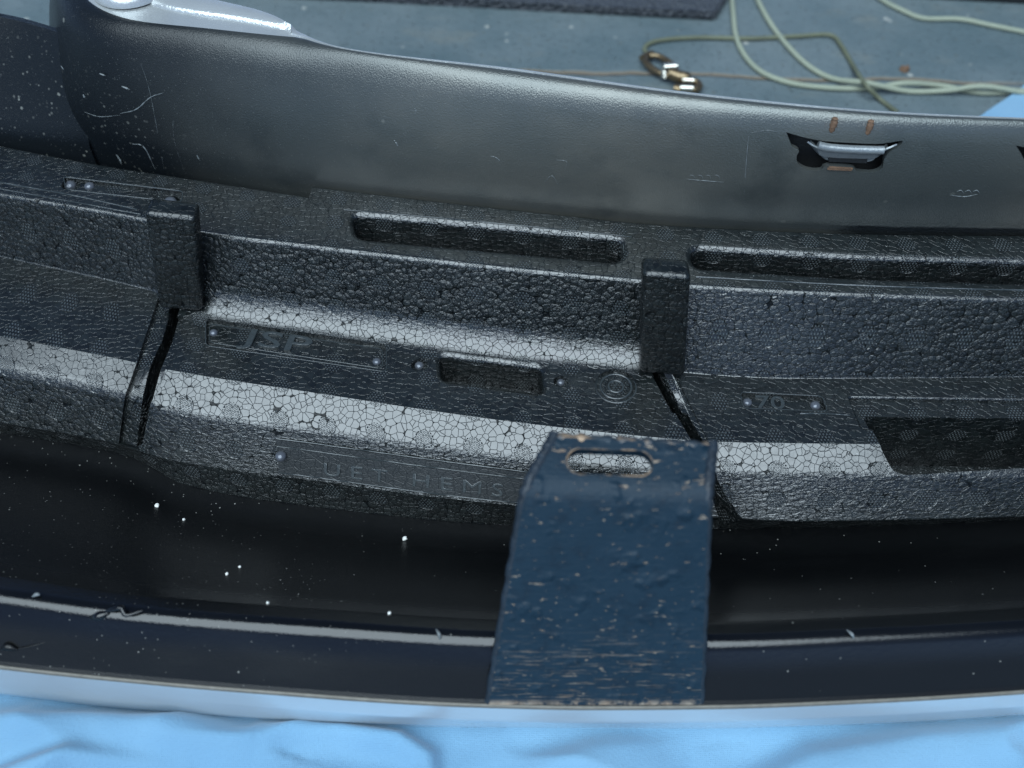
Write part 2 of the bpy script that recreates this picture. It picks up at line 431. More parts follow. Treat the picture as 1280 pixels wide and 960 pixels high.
# ================================================================== the ground
def ground():
    bm = bmesh.new(); xs = [-30, -6, -2, -1, 0, 1, 2, 6, 30]
    grid_mesh(bm, [[(x, y, 0) for x in xs] for y in [-30, -4, -1, 0, .5, 1, 2, 6, 30]])
    o = from_bm('floor', bm, FLOOR, None, 0); tag(o, kind='structure')
    bm = bmesh.new()
    def boxp(pts, z0, z1):
        V = [bm.verts.new((p.x, p.y, z0)) for p in pts] + [bm.verts.new((p.x, p.y, z1)) for p in pts]; n = len(pts)
        bm.faces.new(V[:n]); bm.faces.new(V[n:])
        for i in range(n): bm.faces.new((V[i], V[(i+1) % n], V[n+(i+1) % n], V[n+i]))
    e = [P(235, -6, 0), P(500, 5, 0), P(700, 16, 0), P(893, 27, 0), P(908, 4, 0), P(925, -60, 0), P(600, -120, 0), P(200, -110, 0)]
    boxp([Vector((p.x, p.y, 0)) for p in e], .0004, .008)
    bmesh.ops.bevel(bm, geom=bm.edges[:], offset=.002, segments=2, affect='EDGES')
    o = from_bm('rubber_mat', bm, MATM); tag(o, 'rough black rubber mat lying flat on the floor at the back', 'mat')
    # dark board edge, back right
    bm = bmesh.new()
    boxp([P(1090, -4, 0), P(1290, 6, 0), P(1450, 12, 0), P(1450, -90, 0), P(1060, -90, 0)], .0003, .02)
    bmesh.ops.bevel(bm, geom=bm.edges[:], offset=.002, segments=2, affect='EDGES')
    o = from_bm('dark_board', bm, DARK); tag(o, 'dark board edge on the floor in the far right corner', 'board')
ground()

# ================================================================== cloth
def cloth():
    root = None
    def ridge(x, y, pts, w, h):
        # distance to polyline
        best = 1e9; tt = 0
        for i in range(len(pts)-1):
            a, b = pts[i], pts[i+1]; dx, dy = b[0]-a[0], b[1]-a[1]
            u = max(0, min(1, ((x-a[0])*dx + (y-a[1])*dy) / (dx*dx+dy*dy)))
            d = math.hypot(x-a[0]-u*dx, y-a[1]-u*dy)
            if d < best: best = d; tt = (i+u)/(len(pts)-1); sgn = (dx*(y-a[1]) - dy*(x-a[0]))
        s = best / w * (1.7 if sgn > 0 else .8)
        return h * math.exp(-s*s) * math.sin(math.pi * min(1, max(0, .12 + .80*tt)))
    Z = .004
    def q(pts): return [tuple(P(a, b, Z).xy) for a, b in pts]
    folds = [(q([(-140, 945), (0, 925), (120, 918), (240, 925), (330, 945)]), .017, .012),
             (q([(-60, 1010), (30, 985), (110, 968), (230, 975)]), .010, .009),
             (q([(330, 918), (430, 918), (500, 928), (536, 950), (545, 1010)]), .007, .0065),
             (q([(640, 990), (740, 950), (860, 938)]), .016, .006),
             (q([(900, 1010), (1010, 962), (1150, 938), (1300, 920)]), .015, .008)]
    x0, x1, y0, y1 = -.36, .36, -.30, -.125
    nx, ny = 300, 90; rows = []
    from mathutils import noise as mn
    for j in range(ny+1):
        y = y0 + (y1-y0)*j/ny; r = []
        for i in range(nx+1):
            x = x0 + (x1-x0)*i/nx
            z = Z
            if y < -.15:
                k = min(1, (-.150-y)/.022)
                rg = 1 - abs(mn.noise(Vector((x*9 + y*6, y*26 - x*5, 7))))*2
                z += k * (1.9*sum(ridge(x, y, *f) for f in folds) + .007*rg*rg + .006*(mn.noise(Vector((x*14, y*20, 1)))) + .0008*mn.noise(Vector((x*60, y*70, 3))))
            r.append((x, y, max(z, .001)))
        rows.append(r)
    bm = bmesh.new(); grid_mesh(bm, rows)
    # the sheet goes on below the bumper and shows again behind it at the right
    A, B = P(1226, 146, .003), P(1290, 100, .003)
    d = (B - A); rows = []
    for j in range(22):
        r = []
        for i in range(30):
            p = A.lerp(B, -.9 + 3.2*i/29)
            qv = p + Vector((.22, -.30, 0)) * (j/21)
            r.append((qv.x, qv.y, .003 + .003*mn.noise(Vector((qv.x*20, qv.y*20, 5))) + .0015))
        rows.append(r)
    grid_mesh(bm, rows)
    o = from_bm('blue_cloth', bm, CLOTH, None, 80)
    tag(o, 'creased light blue cloth spread on the floor under the bumper', 'cloth')
cloth()

# ================================================================== bumper cover
BUMPER = empty('bumper_cover', (0, -.05, 0))
tag(BUMPER, 'curved black and grey plastic car bumper cover lying open with its inside showing', 'bumper')
L6p = [(-200, 512), (0, 547), (160, 577), (230, 612), (400, 641), (640, 663), (905, 668), (1100, 664), (1280, 656), (1500, 640)]
L7p = [(-200, 712), (0, 742), (160, 764), (400, 783), (640, 797), (880, 800), (1100, 792), (1280, 782), (1500, 762)]
L8p = [(-200, 800), (0, 830), (150, 846), (300, 859), (600, 878), (740, 881), (880, 880), (1100, 872), (1280, 861), (1500, 842)]
L9p = [(-200, 848), (0, 870), (150, 888), (400, 905), (640, 912), (880, 913), (1100, 907), (1280, 896), (1500, 880)]
l6, l7, l8, l9 = Line(L6p, .008), Line(L7p, .070), Line(L8p, .046), Line(L9p, .004)
XA, XB = -.40, .40
def cover():
    rows_in, rows_out, rows_edge = [], [], []
    N = 200
    for i in range(N+1):
        x = XA + (XB-XA)*i/N
        y6, y7, y8, y9 = l6(x)[0], l7(x)[0], l8(x)[0], l9(x)[0]
        prof = [(y6+.16, .0065), (y6+.02, .0065), (y6-.012, .010), (y7+.010, .066), (y7-.001, .0712), (y8+.001, .0475), (y8-.0006, .0462)]
        prof = rounded(prof, [0, .02, .03, .010, .0100, .002, 0], [1, 6, 8, 6, 14, 4, 1])
        rows_in.append([(x, *p) for p in prof])
        rows_edge.append([(x, y8-.0006, .0462), (x, y8-.0012, .0463), (x, y8-.0018, .0456), (x, y8-.0020, .0446)])
        o = [(y8-.0020, .0446), (y8-.0026, .030), (y9-.002, .014), (y9+.0005, .004)]
        rows_out.append([(x, *p) for p in rounded(o, [0, .02, .02, 0], [1, 8, 8, 1])])
    for nm, rows, m in (('inner_shell', rows_in, BLACK), ('rim_edge', rows_edge, EDGE), ('outer_skin', rows_out, SKIN)):
        bm = bmesh.new(); grid_mesh(bm, rows); from_bm(nm, bm, m, BUMPER, 60)
cover()
# back wall
def sstep(a, b, x):
    t = max(0, min(1, (x-a)/(b-a))); return t*t*(3-2*t)
foot = [(1560, 300), (1400, 297), (1280, 295), (1080, 292), (860, 283), (640, 262), (400, 236), (250, 213), (170, 198), (120, 184), (88, 166), (72, 142), (66, 110), (64, 70)]
topl = [(1560, 160), (1400, 157), (1280, 154), (1080, 146), (860, 126), (640, 97), (430, 66), (250, 43), (160, 33), (120, 25), (92, 12), (76, -5), (69, -28), (66, -55)]
outr = [(1560, 154), (1400, 151), (1280, 148), (1080, 138), (860, 116), (640, 86), (424, 59), (340, 22), (290, 8), (245, -2), (205, -16), (180, -40), (160, -70), (150, -100)]
ZF, ZT, BULGE = .100, .181, .006
def wall():
    F = catmull([P(a, b, ZF) for a, b in foot], 12); T = catmull([P(a, b, ZT) for a, b in topl], 12); O = catmull([P(a, b, ZT - .001) for a, b in outr], 12)
    rows, frow = [], []
    for f, tp, o in zip(F, T, O):
        d = (o - tp); L = d.length; d.normalize()
        up = (tp - f)
        r = [f - Vector((0, 0, .094)), f - Vector((0, 0, .03)), f]
        r += [f.lerp(tp, k/12) + Vector((0, -BULGE*4*(k/12)*(1-k/12), 0)) for k in range(1, 10)]
        # rounded shoulder
        c = tp + d * .003; 
        k0 = 1 - .013/up.length; s = f.lerp(tp, k0) + Vector((0, -BULGE*4*k0*(1-k0), 0)); e = tp + d * min(.011, L*.8)
        for k in range(17):
            q = k/16; r.append(s*(1-q)**2 + tp*2*q*(1-q) + e*q*q)
        rows.append(r)
        st = min(.004, L*.12)
        g = [e, e + d*(L*.42-.001), e + d*L*.42 + Vector((0, 0, .0012)), e + d*(L*.42+.002) + Vector((0, 0, .0022)), e.lerp(o, .94) + Vector((0, 0, .0030)), o + Vector((0, 0, .0022)), o + d*.0012, o + d*.0012 - Vector((0, 0, .004))]
        if L < .02: g = [e, e.lerp(o, .25), e.lerp(o, .35) - Vector((0, 0, .0006)), e.lerp(o, .5) - Vector((0, 0, .0005)), e.lerp(o, .6)+Vector((0, 0, .0003)), o + Vector((0, 0, .0004)), o + d*.0008, o + d*.0008 - Vector((0, 0, .004))]
        frow.append(g)
    full = []
    for r, f, o, tp in zip(rows, F, O, T):
        dd = (o - tp); dd.z = 0; dd.normalize()
        full.append(r + [p + dd*.0025 - Vector((0, 0, .0025 if i > 12 else 0)) for i, p in list(enumerate(r))[::-1]])
    bm = bmesh.new(); V, Fc = grid_mesh(bm, full, close_v=True); bm.faces.new(V[0]); bm.faces.new(V[-1])
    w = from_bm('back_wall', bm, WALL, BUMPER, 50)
    bm = bmesh.new(); grid_mesh(bm, frow); from_bm('top_flange', bm, FLANGE, BUMPER, 50)
    return w
WALLO = wall()
# plane of the wall near a pixel: wall point at pixel by interpolating foot/top
_fl, _tl = Line(foot[:9], ZF), Line(topl[:9], ZT)
def onwall(px, py, off=0.0):
    """the point of the wall met by the sight line"""
    lo, hi = .06, .20
    for _ in range(40):
        m = (lo+hi)/2; p = P(px, py, m)
        k = (m-ZF)/(ZT-ZF); yw = _fl(p.x)[0]*(1-k) + _tl(p.x)[0]*k - BULGE*4*k*(1-k)*(k > 0)
        if p.y > yw: lo = m      # point lies behind the wall: raise it
        else: hi = m
    return Vector((p.x, p.y - off, p.z))
def wall_prism(px, d0, d1):
    bm = bmesh.new(); pts = [onwall(a, b) for a, b in px]
    A = [bm.verts.new(p + Vector((0, -d0, 0))) for p in pts]; B = [bm.verts.new(p + Vector((0, d1, 0))) for p in pts]
    n = len(pts); bm.faces.new(A); bm.faces.new(B)
    for i in range(n): bm.faces.new((A[i], A[(i+1) % n], B[(i+1) % n], B[i]))
    return bm
hole = [(983, 166), (1008, 173), (1030, 177), (1060, 179), (1096, 180), (1114, 178), (1128, 176), (1124, 183), (1112, 190), (1105, 200), (1103, 210), (1092, 216), (1072, 215), (1066, 210), (1034, 208), (1026, 214), (1010, 213), (998, 206), (996, 196), (999, 189), (990, 184)]
hole2 = [(1270, 182), (1278, 184), (1300, 186), (1300, 215), (1284, 208), (1278, 195)]
hole = [tuple(v.xy) for v in catmull([Vector((a, b, 0)) for a, b in hole[:-1] + [hole[-1]]], 3)]
bmt = cutter(wall_prism(hole, .02, .02)); bmt2 = cutter(wall_prism(hole2, .02, .02))
boolean(WALLO, [bmt, bmt2]); shade(WALLO.data, 50)
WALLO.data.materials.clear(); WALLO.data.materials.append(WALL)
def hole_shade(hx, dx):
    # dark box added behind the opening, standing in for the shade there
    bm = wall_prism([(hx[0], hx[2]), (hx[1], hx[2]), (hx[1], hx[3]), (hx[0], hx[3])], -.0045, .013)
    for f in list(bm.faces):
        if all(abs(v.co.y - min(u.co.y for u in bm.verts)) < .006 for v in f.verts) and len(f.verts) == 4 and f.calc_area() > 1e-4:
            pass
    bm.faces.ensure_lookup_table(); bm.faces.remove(bm.faces[0])
    from_bm('hole_shade_box', bm, DARK, BUMPER, 0)
hole_shade((980, 1131, 166, 228), 0); hole_shade((1266, 1304, 182, 228), 0)
def retainer():
    # pressed steel retainer: a shallow trough hung in the opening
    top = [(1010, 175), (1018, 180), (1030, 184), (1060, 186), (1096, 187), (1108, 183), (1120, 178)]
    mid = [(1016, 182), (1022, 190), (1032, 195), (1060, 197), (1092, 197), (1102, 192), (1110, 186)]
    bot = [(1030, 196), (1034, 204), (1040, 206), (1062, 208), (1084, 208), (1094, 205), (1100, 196)]
    rows = []
    for L, o in ((top, .001), (mid, -.001), (mid, -.004), (bot, -.0042)):
        rows.append(catmull([onwall(a, b, o) for a, b in L], 5))
    bm = bmesh.new(); grid_mesh(bm, rows); bm.normal_update(); bmesh.ops.solidify(bm, geom=bm.faces[:], thickness=.0008)
    c = from_bm('retainer_clip', bm, CLIP, BUMPER, 60)
    bm = bmesh.new(); tube(bm, catmull([onwall(a, b, .001) for a, b in [(1022, 180), (1036, 183), (1062, 185), (1092, 186), (1104, 186)]], 5), .0022, 10)
    from_bm('clip_bar', bm, CLIP, c, 60)
    bm = wall_prism([(1037, 188), (1086, 190), (1084, 205), (1036, 203)], -.0005, .002); from_bm('clip_window', bm, DARK, c, 0)
    bm = wall_prism([(1037, 208.5), (1066, 210), (1064, 213), (1034, 211.5)], .0006, .001); from_bm('clip_tongue', bm, RUST, c, 0)
    for a, b in ((1043, 158), (1088, 161)):
        bm = bmesh.new(); pts = [onwall(a+2, b-9, -.0014), onwall(a, b-2, -.0013), onwall(a-4, b+9, -.0013)]
        tube(bm, catmull(pts, 4), [.0010, .0017, .0014, .0019, .0018, .0020, .0015, .0017, .0010], 8); from_bm('rust_stain', bm, RUST, BUMPER, 60)
retainer()
def wall_marks():
    def streak(name, pts, r, m, p=BUMPER):
        bm = bmesh.new(); q = catmull([onwall(a, b, -.0001) for a, b in pts], 6)
        tube(bm, q, [r*.6*(.15 + .85*abs(math.sin(i*1.9))*math.sin(math.pi*i/(len(q)-1))) for i in range(len(q))], 6); return from_bm(name, bm, m, p, 60)
    streak('moulding_line', [(936, 168), (933, 200), (930, 244)], .0005, SCUFF)
    streak('moulding_line', [(938, 166), (960, 163), (972, 165)], .0003, SCUFF)
    streak('moulding_line', [(858, 224), (880, 226), (905, 228)], .0004, SCUFF)
    streak('moulding_line', [(1188, 244), (1205, 246), (1222, 243)], .0006, SCUFF)
    for a in (862, 872, 882, 893): streak('mark', [(a, 219), (a+5, 220), (a+7, 225)], .0003, SCUFF)
    for a in (1196, 1206, 1216): streak('mark', [(a, 240), (a+5, 238), (a+9, 242)], .0006, SCUFF)
    for pts, r in (([(490, 172), (495, 178), (499, 186)], .0013), ([(515, 132), (520, 138), (517, 145)], .0009), ([(486, 150), (484, 160)], .0004),
                   ([(612, 195), (620, 197), (628, 204)], .0006), ([(695, 200), (708, 202), (706, 212)], .0003), ([(680, 228), (690, 220), (698, 232)], .0003),
                   ([(150, 142), (170, 137), (188, 122), (205, 116)], .0008), ([(105, 140), (125, 146), (150, 144)], .0004), ([(165, 180), (180, 184), (194, 212)], .0008),
                   ([(176, 80), (186, 110), (196, 160), (205, 212)], .00025), ([(218, 130), (217, 170), (230, 215)], .0002), ([(145, 193), (150, 200), (152, 206)], .0012),
                   ([(104, 118), (106, 123)], .0012), ([(124, 92), (132, 95)], .0012), ([(152, 108), (162, 112)], .0014), ([(76, 82), (80, 88)], .0008), ([(246, 194), (250, 201)], .0010)):
        streak('scuff', pts, r, SCUFF)
wall_marks()
def side_wall():
    f = catmull([P(a, b, .100) for a, b in [(-260, 140), (-100, 162), (0, 178), (60, 186), (110, 190)]], 6)
    tp = catmull([P(a, b, .160) for a, b in [(-260, 0), (-100, 14), (0, 30), (50, 43), (90, 56)]], 6)
    rows = [[a - Vector((0, 0, .09)), a] + [a.lerp(b, k/5) for k in range(1, 5)] + [b - Vector((0, 0, .002)), b + Vector((0, .002, .0005)), b + Vector((0, .006, 0)), b + Vector((0, .007, -.01))] for a, b in zip(f, tp)]
    # hang the wall a touch further back than the foam edge
    rows = [[p + Vector((0, .004, 0)) for p in r] for r in rows]
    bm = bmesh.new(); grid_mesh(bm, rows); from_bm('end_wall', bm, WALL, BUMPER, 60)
side_wall()
def boss():
    c = P(163, -14, ZT + .0005)
    bm = bmesh.new(); lathe(bm, [(.0205, 0), (.0200, .003), (.0185, .0045), (.0180, .012), (.0165, .0135), (.0155, .0135), (.0145, .010)], c)
    from_bm('round_boss', bm, simple('pale_boss_paint', (.45, .46, .46), .3, .5), BUMPER)
boss()
def burrs():
    # chips, curls and scratches on the folded edge
    def at(px, py, z): return P(px, py, z)
    zc = .0705
    def strip(name, pts, r, m):
        bm = bmesh.new(); q = catmull(pts, 4)
        tube(bm, q, [r*(.2+.8*math.sin(math.pi*i/(len(q)-1))) for i in range(len(q))], 7); from_bm(name, bm, m, BUMPER, 60)
    strip('burr', [at(128, 766, .0695), at(140, 762, .0715), at(152, 760, .0725), at(158, 769, .0712), at(178, 763, .0718)], .0014, BLACK)
    strip('burr', [at(112, 772, .067), at(124, 770, .0685), at(136, 766, .0700)], .0022, BLACK)
    strip('burr', [at(40, 746, .0705), at(46, 743, .0712), at(50, 744, .0712)], .0010, SCUFF)
    strip('scratch', [at(20, 812, .0535), at(50, 805, .0550), at(80, 793, .0585), at(100, 783, .0625)], .0007, BLACK)
    strip('burr', [at(2, 812, .0525), at(10, 808, .0535), at(22, 812, .0530)], .0022, BLACK)
    strip('burr', [at(545, 786, .0708), at(549, 793, .0712), at(550, 800, .0690)], .0008, SCUFF)
    strip('burr', [at(1058, 787, .0712), at(1065, 793, .0714), at(1067, 799, .0690)], .0008, SCUFF)
burrs()

# ================================================================== foam absorber
FO = empty('foam_absorber', (0, .02, .007))
tag(FO, 'dark grey moulded bead foam absorber with slots and ribs seated inside the bumper', 'foam absorber')
ZL1, ZL2 = .104, .061
l0a = Line([(-200, 140), (0, 182), (120, 205), (230, 222), (385, 246), (500, 262)], ZL1)
l0b = Line([(300, 222), (390, 233), (640, 262), (860, 283), (1080, 292), (1280, 294), (1500, 294)], ZL1)
x_notch = P(388, 240, ZL1).x
l1 = Line([(-200, 205), (0, 243), (180, 274), (245, 289), (400, 309), (640, 336), (800, 351), (865, 357), (1080, 368), (1280, 374), (1500, 378)], ZL1)
l2 = Line([(-200, 275), (0, 320), (190, 363), (222, 372), (250, 382), (400, 404), (640, 436), (800, 451), (830, 460), (860, 466), (1000, 473), (1280, 471), (1500, 466)], ZL2)
l3 = Line([(-200, 380), (0, 420), (165, 452), (200, 460), (400, 492), (640, 527), (860, 550), (890, 552), (1000, 554), (1100, 555), (1280, 552), (1500, 545)], ZL2)
l4 = Line([(-200, 424, .0535), (0, 462, .0535), (165, 496, .0535), (200, 508, .0530), (400, 538, .0522), (640, 571, .0524), (740, 586, .0520), (800, 591, .0520), (860, 591, .0530), (890, 590, .0532), (1000, 592, .0534), (1100, 593, .0536), (1280, 592, .0538), (1500, 585, .0538)], .0515)
l5 = Line([(-200, 490, .024), (0, 528, .024), (150, 556, .025), (200, 572, .027), (400, 602, .028), (640, 632, .030), (860, 646, .033), (905, 648, .033), (1000, 652, .034), (1280, 646, .034), (1500, 636, .034)], .028)
xs1, xs2 = P(190, 370, ZL2).x, P(832, 465, ZL2).x
def sstep(a, b, x):
    t = max(0, min(1, (x-a)/(b-a))); return t*t*(3-2*t)
def profile(x):
    z4, z5 = l4(x)[1], l5(x)[1]
    y0 = l0a(x)[0] if x < x_notch else l0b(x)[0]
    y1, y2, y3, y4, y5, y6 = (L(x)[0] for L in (l1, l2, l3, l4, l5, l6))
    mid = sstep(xs1, xs1+.012, x) * (1 - sstep(xs2-.012, xs2, x))
    pts = [(y0, .012), (y0, ZL1), (y1, ZL1), (y2, ZL2), (y3, ZL2), (y4, z4), (y5, z5), (y6+.003, .0095)]
    rad = [0, .0012, .0034, .001 + .021*mid, .0006, .012, .0012, 0]
    return rounded(pts, rad, [1, 3, 6, 14, 3, 8, 3, 1])
xs = sorted(set([XA + (XB-XA)*i/240 for i in range(241)] + [x_notch-.0003, x_notch+.0003]))
def foam_body():
    profs = [profile(x) for x in xs]
    n = len(profs[0]); bm = bmesh.new(); uv = bm.loops.layers.uv.new('UVMap')
    mid = profile(0); s = [0]
    for a, b in zip(mid, mid[1:]): s.append(s[-1] + math.hypot(a[0]-b[0], a[1]-b[1]))
    yc = (l3(0)[0] + l4(0)[0]) / 2; jc = min(range(n), key=lambda j: abs(mid[j][0] - yc) + (0 if mid[j][1] < ZL2 + .001 else 9))
    s = [q - s[jc] + .0186 * 15.5 for q in s]
    rows = []
    for x, p in zip(xs, profs):
        bot = [(p[-1][0], .0085), (p[0][0], .0085)]
        rows.append([Vector((x, a, b)) for a, b in p + bot])
    V, F = grid_mesh(bm, rows, close_v=True); bm.faces.new(V[0]); bm.faces.new(V[-1])
    idx = {}
    for i, r in enumerate(V):
        for j, v in enumerate(r): idx[v] = (xs[i], s[j] if j < n else -.01)
    for f in bm.faces:
        for l in f.loops: l[uv].uv = (idx[l.vert][0] + .4, idx[l.vert][1])
    return from_bm('foam_body', bm, FOAM, FO, 0)
BODY = foam_body()
n_p = len(profile(0))
# rows of the profile belonging to the parts below the ledge
def seam_channel(px_path, half_l, half_r, depth):
    """px_path: (px, py, z) centre of seam down the faces; sinks a shallow step on both sides"""
    C = [P(a, b, z) for a, b, z in px_path]
    fx = hermite([-c.y for c in C], [c.x for c in C])
    rows = []; js = range(26, n_p - 3)
    for j in js:
        cy = profile(C[0].x)[j][0]; xc = fx(-cy)
        for _ in range(3): cy = profile(xc)[j][0]; xc = fx(-cy)
        r = []
        for k in range(5):
            x = xc - half_l + (half_l + half_r)*k/4; pr = profile(x)
            a, b = pr[max(j-1, 0)], pr[min(j+1, n_p-1)]
            t = Vector((b[0]-a[0], b[1]-a[1])).normalized(); nr = Vector((t.y, -t.x))
            r.append((Vector((x, *pr[j])), Vector((0, nr.x, nr.y))))
        rows.append(r)
    bm = bmesh.new()
    bot = [[p - nn*depth for p, nn in r] for r in rows]; top = [[p + nn*.006 for p, nn in r] for r in rows]
    ring = [b + t[::-1] for b, t in zip(bot, top)]
    V, F = grid_mesh(bm, ring, close_v=True); bm.faces.new(V[0]); bm.faces.new(V[-1])
    return cutter(bm)
def slit(path, w):
    C = [P(a, b, z).xy for a, b, z in path]
    bm = bmesh.new(); L, Rr = [], []
    for i, c in enumerate(C): L.append(c - Vector((w[i]/2, 0))); Rr.append(c + Vector((w[i]/2, 0)))
    poly = L + Rr[::-1]
    A = [bm.verts.new((p.x, p.y, .0091)) for p in poly]; B = [bm.verts.new((p.x, p.y, .09)) for p in poly]
    n = len(poly); bm.faces.new(A); bm.faces.new(B)
    for i in range(n): bm.faces.new((A[i], A[(i+1) % n], B[(i+1) % n], B[i]))
    return cutter(bm)
p1 = [(222, 380, ZL2), (198, 455, ZL2), (186, 500, .0515), (176, 555, .028), (182, 640, .008)]
p2 = [(820, 458, ZL2), (866, 552, ZL2), (884, 590, .0515), (905, 650, .028), (912, 670, .008)]
chan = [seam_channel(p1[:4], .0120, .0050, .0026), seam_channel(p2, .0035, .0085, .0010)]
s1 = slit([(226, 366, ZL2), (214, 400, ZL2), (207, 425, ZL2), (206, 426, ZL2), (190, 462, ZL2), (184, 500, .0515), (172, 552, .030)], [.0055, .006, .006, .0062, .0068, .0062, .0045])
s2 = slit([(812, 450, ZL2), (835, 492, ZL2), (846, 514, ZL2), (852, 516, ZL2), (876, 562, .058), (890, 600, .049), (908, 655, .026), (914, 690, .004)], [.005, .0058, .005, .0062, .0058, .006, .010, .018])
cut = [
 pocket([(440, 268), (779, 299), (776, 326), (446, 296)], ZL1, .030, .0042, .006),
 pocket([(863, 310), (1080, 323), (1290, 328), (1520, 328), (1520, 352), (1285, 352), (1080, 346), (868, 333)], ZL1, .030, .0042, .006),
 pocket([(549, 444), (676, 460), (678, 491), (552, 474)], ZL2, .022, .0032, .004),
 pocket([(258, 399), (482, 431), (482, 464), (258, 431)], ZL2, .0021, 0, .002),
 pocket([(926, 491), (1027, 496), (1034, 513), (930, 509)], ZL2, .0026, 0, .0005),
 pocket([(1062, 497), (1280, 500), (1520, 498), (1520, 535), (1280, 535), (1078, 535)], ZL2, .0022, .0014, .001),
 pocket([(1078, 521, ZL2-.0022), (1280, 523, ZL2-.0022), (1520, 521, ZL2-.0022), (1520, 592, .044), (1280, 601, .0425), (1124, 608, .0425), (1109, 601, .045), (1101, 565, .058)], ZL2, .049, 0, .0025),
 pocket([(80, 222), (228, 240), (226, 252), (84, 236)], ZL1, .0016, 0, .001),
]
# round holes
def disc_cut(px, py, r, z, depth):
    bm = bmesh.new(); lathe(bm, [(r, -depth), (r, .01)], P(px, py, z), n=28); return cutter(bm)
cut += [disc_cut(524, 456, .0046, ZL2, .004), disc_cut(701, 477, .0040, ZL2, .004), disc_cut(770, 483, .0115, ZL2, .0020),
        disc_cut(88, 230, .0050, ZL1, .004), disc_cut(213, 250, .0050, ZL1, .004)]
boolean(BODY, [s1, s2] + cut + chan)
BODY.data.materials.clear(); BODY.data.materials.append(FOAM); BODY.data.materials.append(FOAM_PRESSED)
_xr = P(1090, 550, ZL2).x
for f in BODY.data.polygons:
    c = f.center
    f.material_index = 1 if (c.x > _xr - .006 and .013 < c.z < .0585 and abs(f.normal.z) < .8 and c.y > l3(c.x)[0] + .004 and c.y < l3(c.x)[0] + .03) else 0; shade(BODY.data, 33)
wm = BODY.modifiers.new('weighted_normals', 'WEIGHTED_NORMAL'); wm.keep_sharp = True; wm.weight = 90

def seat_depth(): pass
def rib(tl, tr, bl, br, ztop=ZL1+.0105, zbot=ZL2+.0065, back=.013):
    B = [P(*bl, zbot), P(*br, zbot)]
    def up(px, y):
        lo, hi = ZL2, .2
        for _ in range(40):
            m = (lo+hi)/2
            if P(*px, m).y > y: lo = m
            else: hi = m
        return P(*px, m)
    A = [up(tl, B[0].y + .006), up(tr, B[1].y + .006)] + B
    bm = bmesh.new(); v = {}
    f = [A[0], A[1], A[3] - Vector((0, 0, .003)), A[2] - Vector((0, 0, .003))]
    g = [p + Vector((0, back, 0)) for p in (A[0], A[1])] + [A[3] + Vector((0, back, -.003)), A[2] + Vector((0, back, -.003))]
    a = [bm.verts.new(p) for p in f]; b = [bm.verts.new(p) for p in g]
    bm.faces.new(a); bm.faces.new(b)
    for i in range(4): bm.faces.new((a[i], a[(i+1) % 4], b[(i+1) % 4], b[i]))
    bmesh.ops.recalc_face_normals(bm, faces=bm.faces)
    bmesh.ops.bevel(bm, geom=bm.edges[:], offset=.0028, segments=4, affect='EDGES', profile=.5)
    return from_bm('rib', bm, FOAM_ROUGH, FO, 60)
rib((180, 266), (244, 273), (197, 382), (251, 386))
rib((804, 342), (864, 346), (801, 463), (857, 467))

def frame_at(px, py, z, px2, py2, n=Vector((0, 0, 1))):
    o = P(px, py, z); x = (P(px2, py2, z) - o).normalized(); y = n.cross(x).normalized(); x = y.cross(n)
    m = Matrix((x, y, n)).transposed().to_4x4(); m.translation = o; return m
def text(body, mw, size, ext, mat, name='lettering', sx=1.0):
    cu = bpy.data.curves.new('t', 'FONT'); cu.body = body; cu.size = size; cu.extrude = ext; cu.bevel_depth = ext*.35; cu.bevel_resolution = 1
    cu.offset = -.0001; cu.resolution_u = 3
    o = bpy.data.objects.new('t', cu); COL.objects.link(o)
    dg = bpy.context.evaluated_depsgraph_get(); dg.update()
    me = bpy.data.meshes.new_from_object(o.evaluated_get(dg)); bpy.data.objects.remove(o); bpy.data.curves.remove(cu)
    me.transform(mw @ Matrix.Diagonal((sx, 1, 1, 1)))
    return link(name, me, mat, FO, 40)
zp = ZL2 - .0021
text('JSP', frame_at(302, 430, zp+.0003, 452, 452), .0165, .0007, EMBOSS, sx=1.95)
text('70', frame_at(944, 511, ZL2-.0023, 1010, 514), .0125, .0008, EMBOSS, sx=1.3)
def dome(name, px, py, z, r, h, mat, parent=FO):
    bm = bmesh.new(); lathe(bm, [(r, -.0008), (r, 0)] + [(r*math.cos(a*math.pi/12), h*math.sin(a*math.pi/12)) for a in range(1, 6)] + [(r*.05, h)], P(px, py, z), n=20)
    return from_bm(name, bm, mat, parent, 60)
for a, b, z, r in ((267, 416, zp, .0024), (471, 452, zp, .0024), (934, 503, ZL2-.0026, .0026), (1019, 507, ZL2-.0026, .0028), (524, 457, ZL2-.004, .0026), (701, 478, ZL2-.004, .0022), (88, 232, ZL1-.004, .0036), (213, 253, ZL1-.003, .0038), (112, 233, ZL1-.0016, .0030)):
    dome('stud', a, b, z, r, r*.75, STUD)
